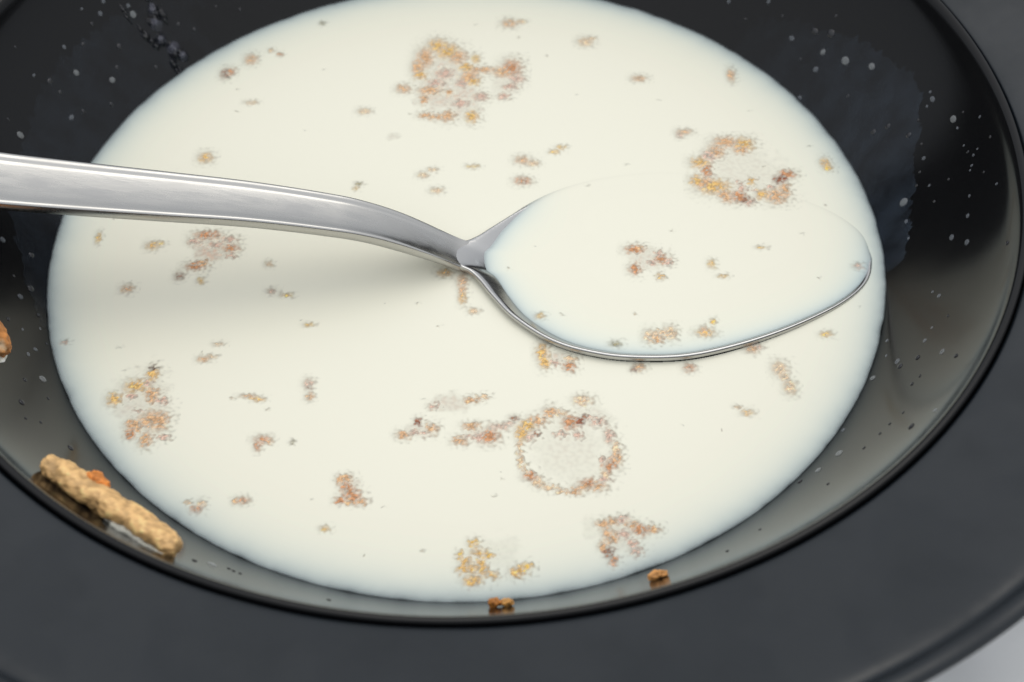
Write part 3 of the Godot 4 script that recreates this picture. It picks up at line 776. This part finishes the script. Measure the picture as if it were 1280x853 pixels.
func wall_pieces() -> void:
	# the long stick, lying on the wall at the near left
	var root := thing("cereal_stick")
	var f := wall_frame(126.9, 87.0)
	root.transform = Transform3D(Basis(f.basis.x, f.basis.y, f.basis.z).rotated(f.basis.y, deg_to_rad(4.0)), f.origin + f.basis.y * 1.9 * MM)
	tag(root, "long pale golden cereal stick lying on the near left wall of the plate", "cereal")
	obj("crust", lump(Vector3(13.0, 2.1, 2.7), 0.4, 0.42, 0.7, Color(0.89, 0.72, 0.49), [[0.75, 0.2, 0.6, 0.5, "p"], [-0.55, 0.5, 0.3, 0.45, "p"], [0.1, 0.8, 0.5, 0.14, "b"], [0.4, 0.3, 0.9, 0.4, "t"]], 3.0), m_cereal, root)
	var bit := obj("toasted_bit", lump(Vector3(2.0, 1.0, 1.5), 0.8, 0.35, 1.0, Color(0.84, 0.52, 0.24), [], 17.0), m_cereal, root)
	bit.position = Vector3(4.4, 1.9, 0.9) * MM
	tag(bit, "dark orange toasted bit on the stick's upper side")
	var smear := obj("milk_smear", lump(Vector3(6.0, 0.7, 1.0), 0.9, 0.3, 0.6, Color(0.70, 0.70, 0.66), [], 23.0), m_milk_drop_solid(), root)
	smear.position = Vector3(-6.5, -1.7, -1.6) * MM
	# the wet piece cut off by the left edge of the picture
	root = thing("cereal_piece")
	f = wall_frame(158.5, 85.4)
	root.transform = Transform3D(f.basis.rotated(f.basis.y, deg_to_rad(35)), f.origin + f.basis.y * 1.6 * MM)
	tag(root, "orange brown cereal piece in a milk puddle on the left wall", "cereal")
	obj("crust", lump(Vector3(6.2, 2.0, 4.4), 0.8, 0.7, 0.6, Color(0.72, 0.48, 0.26), [[-0.6, 0.4, -0.2, 0.5, "p"], [0.5, 0.7, 0.3, 0.4, "o"]], 8.0), m_cereal, root)
	var puddle := obj("milk_puddle", lump(Vector3(7.0, 0.7, 5.3), 0.9, 0.25, 0.4, Color(0.86, 0.86, 0.83), [], 12.0), m_milk_drop_solid(), root)
	puddle.position = Vector3(0.6, -1.4, 0.5) * MM
	# two crumbs on the near wall under the milk's front edge
	root = thing("wall_crumb")
	f = wall_frame(85.6, 79.2)
	root.transform = Transform3D(f.basis, f.origin + f.basis.y * 0.6 * MM)
	tag(root, "orange crumb of two lumps stuck on the near wall at the front", "cereal")
	var one := obj("lump", lump(Vector3(0.95, 0.6, 0.7), 0.9, 0.3, 1.5, Color(0.84, 0.62, 0.34), [], 5.0), m_cereal, root)
	one.position = Vector3(-1.0, 0, 0) * MM
	obj("lump", lump(Vector3(1.0, 0.75, 0.85), 0.9, 0.3, 1.5, Color(0.80, 0.52, 0.24), [], 6.0), m_cereal, root).position = Vector3(1.0, 0.2, 0) * MM
	one = obj("wall_crumb", lump(Vector3(1.45, 0.65, 0.95), 0.9, 0.35, 1.3, Color(0.84, 0.60, 0.34), [], 9.0), m_cereal)
	f = wall_frame(69.0, 82.0)
	one.transform = Transform3D(f.basis, f.origin + f.basis.y * 0.5 * MM)
	tag(one, "single tan orange crumb stuck on the near wall right of centre", "cereal")


func m_milk_drop_solid() -> StandardMaterial3D:
	var m := plain("milk on cereal", Color(1, 1, 1), 0.3)
	m.vertex_color_use_as_albedo = true
	return m


func film(called: String, label: String, edge: Array, strength: float) -> void:
	# what a tilt of the plate left behind: a very thin coat of milk with a frayed upper edge; edge rows are [degrees, outer radius, strength]
	var st := SurfaceTool.new()
	st.begin(Mesh.PRIMITIVE_TRIANGLES)
	var columns := 160
	var rows := 26
	var from: float = edge[0][0]
	var to: float = edge[-1][0]
	for i in rows:
		for j in columns:
			var d := lerpf(from, to, j / float(columns - 1))
			var outer := table(edge, d, 1) + 1.0 * noise.get_noise_2d(d * 0.5, 3.0) + 0.6 * noise.get_noise_2d(d * 1.7, 8.0)
			var r := lerpf(74.6, outer, i / float(rows - 1))
			var t := wall_frame(d, r)
			var streak := 0.75 + 0.6 * noise.get_noise_2d(d * 0.22, r * 0.16)
			var a := strength * table(edge, d, 2) * streak
			st.set_color(Color(0.45, 0.62, 0.88, clampf(a, 0.0, 1.0)))
			st.add_vertex(t.origin + t.basis.y * (0.12 if i < rows - 1 else 0.01) * MM)
	grid_into(st, 0, rows, columns, true, false)
	st.generate_normals()
	var m := plain("milk film", Color(1, 1, 1), 0.3)
	m.vertex_color_use_as_albedo = true
	m.transparency = BaseMaterial3D.TRANSPARENCY_ALPHA
	tag(obj(called, st.commit(), m), label, "milk film")


func films() -> void:
	film("milk_film", "thin bluish milk film drying on the black wall right of the milk", [[-50.0, 78.0, 0.0], [-36.0, 83.0, 0.45], [-23.0, 86.0, 0.8], [-16.4, 86.6, 0.9], [-8.2, 82.2, 1.0], [-2.0, 79.8, 1.2], [4.9, 77.6, 1.2], [6.0, 76.0, 0.8]], 0.03)
	film("milk_film", "thin grey milk film on the left wall in front of the handle", [[165.0, 75.6, 0.5], [171.0, 77.4, 1.0], [176.0, 79.0, 1.0], [181.0, 81.0, 1.0], [190.0, 82.5, 0.8], [205.0, 85.0, 0.7], [225.0, 84.0, 0.3], [240.0, 82.0, 0.0]], 0.02)


func droplet(label: String, group: String, degrees: float, r: float, size: float, milky: bool) -> void:
	var o := obj("milk_droplet" if milky else "water_droplet", drop_mesh, (m_milk_drop if group != "" else m_bright_drop) if milky else m_water)
	var f := wall_frame(degrees, r)
	var long := rng.randf_range(0.82, 1.12)
	o.transform = Transform3D(f.basis * Basis.from_scale(Vector3(size / long, size * 0.42, size * long) * MM), f.origin)
	tag(o, label, "droplet", group)


var drop_mesh: SphereMesh


func wet_specks() -> void:
	drop_mesh = lens_mesh()
	droplet("topmost small dried milk droplet on the far black wall behind the handle", "droplets on the wall behind the handle", -144.14, 86.84, 0.43, true)
	droplet("second from top, small dried milk droplet on the far black wall behind the handle", "droplets on the wall behind the handle", -141.38, 84.95, 0.46, true)
	droplet("third from top, small dried milk droplet on the far black wall behind the handle", "droplets on the wall behind the handle", -147.33, 87.62, 0.29, true)
	droplet("fourth from top, small dried milk droplet on the far black wall behind the handle", "droplets on the wall behind the handle", -145.51, 86.02, 0.51, true)
	droplet("fifth from top, small dried milk droplet on the far black wall behind the handle", "droplets on the wall behind the handle", -152.82, 85.81, 0.43, true)
	droplet("sixth from top, small dried milk droplet on the far black wall behind the handle", "droplets on the wall behind the handle", -159.14, 86.14, 0.32, true)
	droplet("lowest small dried milk droplet on the far black wall behind the handle", "droplets on the wall behind the handle", -159.35, 79.93, 0.58, true)
	droplet("topmost small dried clear droplet on the far black wall behind the handle", "clear droplets on the wall behind the handle", -129.81, 79.71, 0.29, false)
	droplet("second from top, small dried clear droplet on the far black wall behind the handle", "clear droplets on the wall behind the handle", -126.63, 78.09, 0.36, false)
	droplet("third from top, small dried clear droplet on the far black wall behind the handle", "clear droplets on the wall behind the handle", -147.36, 85.68, 0.43, false)
	droplet("fourth from top, small dried clear droplet on the far black wall behind the handle", "clear droplets on the wall behind the handle", -136.27, 80.02, 0.43, false)
	droplet("fifth from top, small dried clear droplet on the far black wall behind the handle", "clear droplets on the wall behind the handle", -134.51, 78.45, 0.43, false)
	droplet("sixth from top, small dried clear droplet on the far black wall behind the handle", "clear droplets on the wall behind the handle", -150.22, 84.65, 0.43, false)
	droplet("seventh from top, small dried clear droplet on the far black wall behind the handle", "clear droplets on the wall behind the handle", -145.98, 81.81, 0.58, false)
	droplet("eighth from top, small dried clear droplet on the far black wall behind the handle", "clear droplets on the wall behind the handle", -158.46, 89.45, 0.29, false)
	droplet("ninth from top, small dried clear droplet on the far black wall behind the handle", "clear droplets on the wall behind the handle", -148.24, 80.15, 0.43, false)
	droplet("tenth from top, small dried clear droplet on the far black wall behind the handle", "clear droplets on the wall behind the handle", -143.05, 77.2, 0.43, false)
	droplet("eleventh from top, small dried clear droplet on the far black wall behind the handle", "clear droplets on the wall behind the handle", -157.86, 84.45, 0.58, false)
	droplet("twelfth from top, small dried clear droplet on the far black wall behind the handle", "clear droplets on the wall behind the handle", -157.84, 82.75, 0.43, false)
	droplet("thirteenth from top, small dried clear droplet on the far black wall behind the handle", "clear droplets on the wall behind the handle", -152.8, 77.43, 0.43, false)
	droplet("fourteenth from top, small dried clear droplet on the far black wall behind the handle", "clear droplets on the wall behind the handle", -157.15, 79.31, 0.43, false)
	droplet("lowest small dried clear droplet on the far black wall behind the handle", "clear droplets on the wall behind the handle", -166.84, 85.61, 0.29, false)
	droplet("bluish milk droplet left of the dark trickle", "", -141.49, 83.81, 0.72, true)
	droplet("slanted milk droplet midway up the far left wall", "", -153.9, 82.88, 0.61, true)
	droplet("round milk droplet nearest the milk behind the handle", "", -150.14, 79.41, 0.64, true)
	droplet("large milk droplet just above the handle at far left", "", -167.41, 83.58, 0.72, true)
	droplet("topmost small milk droplet on the left black wall in front of the handle", "droplets on the left wall in front of the handle", 176.25, 81.27, 0.58, true)
	droplet("second from top, small milk droplet on the left black wall in front of the handle", "droplets on the left wall in front of the handle", 168.57, 78.51, 0.58, true)
	droplet("third from top, small milk droplet on the left black wall in front of the handle", "droplets on the left wall in front of the handle", 164.52, 76.09, 0.29, true)
	droplet("fourth from top, small milk droplet on the left black wall in front of the handle", "droplets on the left wall in front of the handle", 162.85, 78.64, 0.29, true)
	droplet("fifth from top, small milk droplet on the left black wall in front of the handle", "droplets on the left wall in front of the handle", 160.1, 77.38, 0.43, true)
	droplet("lowest small milk droplet on the left black wall in front of the handle", "droplets on the left wall in front of the handle", 158.6, 78.63, 0.43, true)
	droplet("topmost small clear droplet on the left black wall in front of the handle", "clear droplets on the left wall in front of the handle", 176.73, 77.41, 0.58, false)
	droplet("second from top, small clear droplet on the left black wall in front of the handle", "clear droplets on the left wall in front of the handle", 171.55, 79.39, 0.29, false)
	droplet("third from top, small clear droplet on the left black wall in front of the handle", "clear droplets on the left wall in front of the handle", 170.95, 77.11, 0.72, false)
	droplet("fourth from top, small clear droplet on the left black wall in front of the handle", "clear droplets on the left wall in front of the handle", 166.94, 76.11, 0.43, false)
	droplet("fifth from top, small clear droplet on the left black wall in front of the handle", "clear droplets on the left wall in front of the handle", 163.53, 80.43, 0.43, false)
	droplet("sixth from top, small clear droplet on the left black wall in front of the handle", "clear droplets on the left wall in front of the handle", 162.14, 75.53, 0.29, false)
	droplet("seventh from top, small clear droplet on the left black wall in front of the handle", "clear droplets on the left wall in front of the handle", 153.34, 80.47, 0.43, false)
	droplet("eighth from top, small clear droplet on the left black wall in front of the handle", "clear droplets on the left wall in front of the handle", 151.17, 78.14, 0.29, false)
	droplet("ninth from top, small clear droplet on the left black wall in front of the handle", "clear droplets on the left wall in front of the handle", 148.59, 82.65, 0.58, false)
	droplet("tenth from top, small clear droplet on the left black wall in front of the handle", "clear droplets on the left wall in front of the handle", 145.57, 83.53, 0.29, false)
	droplet("eleventh from top, small clear droplet on the left black wall in front of the handle", "clear droplets on the left wall in front of the handle", 145.66, 81.5, 0.29, false)
	droplet("lowest small clear droplet on the left black wall in front of the handle", "clear droplets on the left wall in front of the handle", 141.77, 79.61, 0.58, false)
	droplet("biggest milk droplet on the left wall, right of the wet cereal piece", "", 154.75, 77.7, 0.72, true)
	droplet("topmost small milk droplet high on the far right wall", "droplets on the far right wall", -49.43, 80.1, 0.43, true)
	droplet("second from top, small milk droplet high on the far right wall", "droplets on the far right wall", -43.82, 82.34, 0.43, true)
	droplet("third from top, small milk droplet high on the far right wall", "droplets on the far right wall", -37.73, 80.22, 0.58, true)
	droplet("fourth from top, small milk droplet high on the far right wall", "droplets on the far right wall", -31.55, 79.11, 0.58, true)
	droplet("lowest small milk droplet high on the far right wall", "droplets on the far right wall", -30.91, 75.27, 0.43, true)
	droplet("topmost small clear droplet high on the far right wall", "clear droplets on the far right wall", -40.87, 81.75, 0.29, false)
	droplet("second from top, small clear droplet high on the far right wall", "clear droplets on the far right wall", -33.78, 85.34, 0.36, false)
	droplet("third from top, small clear droplet high on the far right wall", "clear droplets on the far right wall", -45.79, 79.16, 0.29, false)
	droplet("fourth from top, small clear droplet high on the far right wall", "clear droplets on the far right wall", -35.19, 82.51, 0.72, false)
	droplet("fifth from top, small clear droplet high on the far right wall", "clear droplets on the far right wall", -32.87, 83.45, 0.87, false)
	droplet("sixth from top, small clear droplet high on the far right wall", "clear droplets on the far right wall", -34.64, 78.88, 0.29, false)
	droplet("seventh from top, small clear droplet high on the far right wall", "clear droplets on the far right wall", -24.5, 79.59, 0.36, false)
	droplet("eighth from top, small clear droplet high on the far right wall", "clear droplets on the far right wall", -15.84, 81.18, 0.58, false)
	droplet("lowest small clear droplet high on the far right wall", "clear droplets on the far right wall", -16.97, 79.39, 0.58, false)
	droplet("blue tinted droplet on the far right wall left of the cream one", "", -32.26, 81.23, 0.58, true)
	droplet("largest cream milk droplet on the far right wall", "", -28.46, 82.22, 0.87, true)
	droplet("white droplet right of the largest cream droplet", "", -24.52, 83.94, 0.72, true)
	droplet("topmost tiny milky droplet on the black right wall past the milk film edge", "droplets on the right wall", -14.69, 87.3, 0.29, true)
	droplet("second from top, tiny milky droplet on the black right wall past the milk film edge", "droplets on the right wall", -13.61, 87.11, 0.58, true)
	droplet("third from top, tiny milky droplet on the black right wall past the milk film edge", "droplets on the right wall", -13.46, 86.18, 0.29, true)
	droplet("fourth from top, tiny milky droplet on the black right wall past the milk film edge", "droplets on the right wall", -6.12, 90.63, 0.29, true)
	droplet("fifth from top, tiny milky droplet on the black right wall past the milk film edge", "droplets on the right wall", -7.4, 88.03, 0.29, true)
	droplet("sixth from top, tiny milky droplet on the black right wall past the milk film edge", "droplets on the right wall", -4.52, 87.95, 0.23, true)
	droplet("seventh from top, tiny milky droplet on the black right wall past the milk film edge", "droplets on the right wall", -2.6, 89.24, 0.23, true)
	droplet("eighth from top, tiny milky droplet on the black right wall past the milk film edge", "droplets on the right wall", -2.25, 88.61, 0.29, true)
	droplet("ninth from top, tiny milky droplet on the black right wall past the milk film edge", "droplets on the right wall", -7.45, 83.17, 0.43, true)
	droplet("tenth from top, tiny milky droplet on the black right wall past the milk film edge", "droplets on the right wall", -1.08, 88.1, 0.29, true)
	droplet("eleventh from top, tiny milky droplet on the black right wall past the milk film edge", "droplets on the right wall", -0.62, 87.78, 0.23, true)
	droplet("twelfth from top, tiny milky droplet on the black right wall past the milk film edge", "droplets on the right wall", 4.14, 90.33, 0.29, true)
	droplet("thirteenth from top, tiny milky droplet on the black right wall past the milk film edge", "droplets on the right wall", -3.11, 82.68, 0.29, true)
	droplet("fourteenth from top, tiny milky droplet on the black right wall past the milk film edge", "droplets on the right wall", 2.78, 87.03, 0.29, true)
	droplet("fifteenth from top, tiny milky droplet on the black right wall past the milk film edge", "droplets on the right wall", 5.47, 86.48, 0.43, true)
	droplet("sixteenth from top, tiny milky droplet on the black right wall past the milk film edge", "droplets on the right wall", -0.44, 78.71, 0.43, true)
	droplet("seventeenth from top, tiny milky droplet on the black right wall past the milk film edge", "droplets on the right wall", 7.02, 84.23, 0.58, true)
	droplet("eighteenth from top, tiny milky droplet on the black right wall past the milk film edge", "droplets on the right wall", 2.49, 78.6, 0.29, true)
	droplet("lowest tiny milky droplet on the black right wall past the milk film edge", "droplets on the right wall", 9.36, 86.16, 0.58, true)
	droplet("topmost tiny clear droplet on the black right wall past the milk film edge", "clear droplets on the right wall", -8.64, 89.3, 0.23, false)
	droplet("second from top, tiny clear droplet on the black right wall past the milk film edge", "clear droplets on the right wall", -12.93, 84.58, 0.26, false)
	droplet("third from top, tiny clear droplet on the black right wall past the milk film edge", "clear droplets on the right wall", -12.22, 82.75, 0.58, false)
	droplet("fourth from top, tiny clear droplet on the black right wall past the milk film edge", "clear droplets on the right wall", -2.58, 90.89, 0.29, false)
	droplet("fifth from top, tiny clear droplet on the black right wall past the milk film edge", "clear droplets on the right wall", -9.6, 83.61, 0.29, false)
	droplet("sixth from top, tiny clear droplet on the black right wall past the milk film edge", "clear droplets on the right wall", -3.27, 88.13, 0.29, false)
	droplet("seventh from top, tiny clear droplet on the black right wall past the milk film edge", "clear droplets on the right wall", -6.09, 82.12, 0.29, false)
	droplet("eighth from top, tiny clear droplet on the black right wall past the milk film edge", "clear droplets on the right wall", 1.08, 89.22, 0.23, false)
	droplet("ninth from top, tiny clear droplet on the black right wall past the milk film edge", "clear droplets on the right wall", -1.86, 85.11, 0.26, false)
	droplet("tenth from top, tiny clear droplet on the black right wall past the milk film edge", "clear droplets on the right wall", -4.58, 81.2, 0.29, false)
	droplet("eleventh from top, tiny clear droplet on the black right wall past the milk film edge", "clear droplets on the right wall", -0.28, 82.73, 0.29, false)
	droplet("lowest tiny clear droplet on the black right wall past the milk film edge", "clear droplets on the right wall", 13.76, 91.21, 0.43, false)
	droplet("bright oval droplet standing alone on the black right wall", "", -8.91, 88.04, 0.72, true)
	droplet("ring like milk droplet at the foot of the right milk film", "", -3.64, 79.05, 0.87, true)
	droplet("topmost small milky droplet on the lower right glossy wall", "droplets on the lower right wall", 14.06, 81.77, 0.29, true)
	droplet("second from top, small milky droplet on the lower right glossy wall", "droplets on the lower right wall", 15.39, 82.77, 0.43, true)
	droplet("third from top, small milky droplet on the lower right glossy wall", "droplets on the lower right wall", 20.49, 82.7, 0.29, true)
	droplet("fourth from top, small milky droplet on the lower right glossy wall", "droplets on the lower right wall", 22.26, 82.17, 0.43, true)
	droplet("fifth from top, small milky droplet on the lower right glossy wall", "droplets on the lower right wall", 18.84, 76.13, 0.35, true)
	droplet("sixth from top, small milky droplet on the lower right glossy wall", "droplets on the lower right wall", 25.93, 85.63, 0.58, true)
	droplet("seventh from top, small milky droplet on the lower right glossy wall", "droplets on the lower right wall", 21.86, 76.73, 0.29, true)
	droplet("eighth from top, small milky droplet on the lower right glossy wall", "droplets on the lower right wall", 23.97, 78.92, 0.58, true)
	droplet("ninth from top, small milky droplet on the lower right glossy wall", "droplets on the lower right wall", 37.28, 90.16, 0.43, true)
	droplet("lowest small milky droplet on the lower right glossy wall", "droplets on the lower right wall", 34.9, 75.77, 0.43, true)
	droplet("topmost small clear droplet on the lower right glossy wall", "clear droplets on the lower right wall", 19.75, 84.66, 0.29, false)
	droplet("second from top, small clear droplet on the lower right glossy wall", "clear droplets on the lower right wall", 27.93, 88.09, 0.43, false)
	droplet("third from top, small clear droplet on the lower right glossy wall", "clear droplets on the lower right wall", 24.89, 81.97, 0.51, false)
	droplet("fourth from top, small clear droplet on the lower right glossy wall", "clear droplets on the lower right wall", 25.13, 79.64, 0.58, false)
	droplet("fifth from top, small clear droplet on the lower right glossy wall", "clear droplets on the lower right wall", 28.74, 83.73, 0.29, false)
	droplet("sixth from top, small clear droplet on the lower right glossy wall", "clear droplets on the lower right wall", 29.73, 83.07, 0.35, false)
	droplet("seventh from top, small clear droplet on the lower right glossy wall", "clear droplets on the lower right wall", 35.05, 84.59, 0.29, false)
	droplet("eighth from top, small clear droplet on the lower right glossy wall", "clear droplets on the lower right wall", 36.52, 83.58, 0.29, false)
	droplet("ninth from top, small clear droplet on the lower right glossy wall", "clear droplets on the lower right wall", 38.67, 87.95, 0.58, false)
	droplet("tenth from top, small clear droplet on the lower right glossy wall", "clear droplets on the lower right wall", 38, 83.16, 0.29, false)
	droplet("eleventh from top, small clear droplet on the lower right glossy wall", "clear droplets on the lower right wall", 40.24, 82.4, 0.29, false)
	droplet("twelfth from top, small clear droplet on the lower right glossy wall", "clear droplets on the lower right wall", 45.05, 76.14, 0.43, false)
	droplet("thirteenth from top, small clear droplet on the lower right glossy wall", "clear droplets on the lower right wall", 46.79, 82.39, 0.29, false)
	droplet("fourteenth from top, small clear droplet on the lower right glossy wall", "clear droplets on the lower right wall", 55.97, 81.14, 0.26, false)
	droplet("lowest small clear droplet on the lower right glossy wall", "clear droplets on the lower right wall", 61.15, 82.54, 0.29, false)
	droplet("milk droplet touching the right milk edge on the lower wall", "", 25.39, 75.85, 0.58, true)
	droplet("white droplet on the lower right wall below the milk edge", "", 40.11, 78.53, 0.72, true)
	droplet("elongated droplet furthest down the lower right wall", "", 43.08, 77.52, 0.58, true)
	droplet("bright milk droplet right of the cereal stick", "", 116.35, 82.73, 0.72, true)
	droplet("topmost tiny clear droplet on the near wall between stick and crumbs", "clear droplets on the near wall", 117.52, 84.29, 0.43, false)
	droplet("second from top, tiny clear droplet on the near wall between stick and crumbs", "clear droplets on the near wall", 115.08, 81.4, 0.29, false)
	droplet("third from top, tiny clear droplet on the near wall between stick and crumbs", "clear droplets on the near wall", 114.38, 81.61, 0.29, false)
	droplet("fourth from top, tiny clear droplet on the near wall between stick and crumbs", "clear droplets on the near wall", 113.63, 81.57, 0.29, false)
	droplet("lowest tiny clear droplet on the near wall between stick and crumbs", "clear droplets on the near wall", 103.46, 82.12, 0.29, false)
	# the run of watery milk down the far left wall: clear drops run together, each with a thin milky middle
	var root := thing("trickle")
	var edge := SurfaceTool.new()
	edge.begin(Mesh.PRIMITIVE_TRIANGLES)
	var core := SurfaceTool.new()
	core.begin(Mesh.PRIMITIVE_TRIANGLES)
	for b in [[-138.0, 84.9, 1.6, 2.0], [-138.6, 83.0, 1.2, 1.7], [-139.3, 81.5, 1.6, 1.9], [-139.9, 79.6, 1.3, 1.4], [-141.6, 81.4, 0.7, 2.2], [-141.0, 79.6, 0.9, 1.4], [-139.0, 77.8, 1.8, 1.8], [-138.3, 76.5, 1.3, 1.5], [-140.4, 76.2, 1.0, 1.2], [-140.2, 75.2, 1.0, 0.9], [-142.4, 84.2, 0.6, 1.8], [-137.6, 81.6, 0.7, 1.6]]:
		var f := wall_frame(b[0], b[1])
		var turn := f.basis.rotated(f.basis.y, rng.randf_range(-0.5, 0.5))
		for k in 4:
			var off: Vector3 = f.basis.x * rng.randf_range(-0.45, 0.45) * b[2] + f.basis.z * rng.randf_range(-0.6, 0.6) * b[3]
			edge.append_from(drop_mesh, 0, Transform3D(turn * Basis.from_scale(Vector3(b[2] * rng.randf_range(0.5, 0.9), 0.15, b[3] * rng.randf_range(0.5, 0.95)) * MM), f.origin + off * MM))
		if b[2] > 1.1:
			core.append_from(drop_mesh, 0, Transform3D(turn * Basis.from_scale(Vector3(b[2] * 0.85, 0.19, b[3] * 0.85) * MM), f.origin))
	obj("clear_edge", edge.commit(), m_water, root)
	var faint := plain("faint milk", Color(0.5, 0.52, 0.66, 0.15), 0.3)
	faint.transparency = BaseMaterial3D.TRANSPARENCY_ALPHA
	obj("milky_core", core.commit(), faint, root)
	tag(root, "dark watery trickle of joined drops down the far left wall", "trickle")
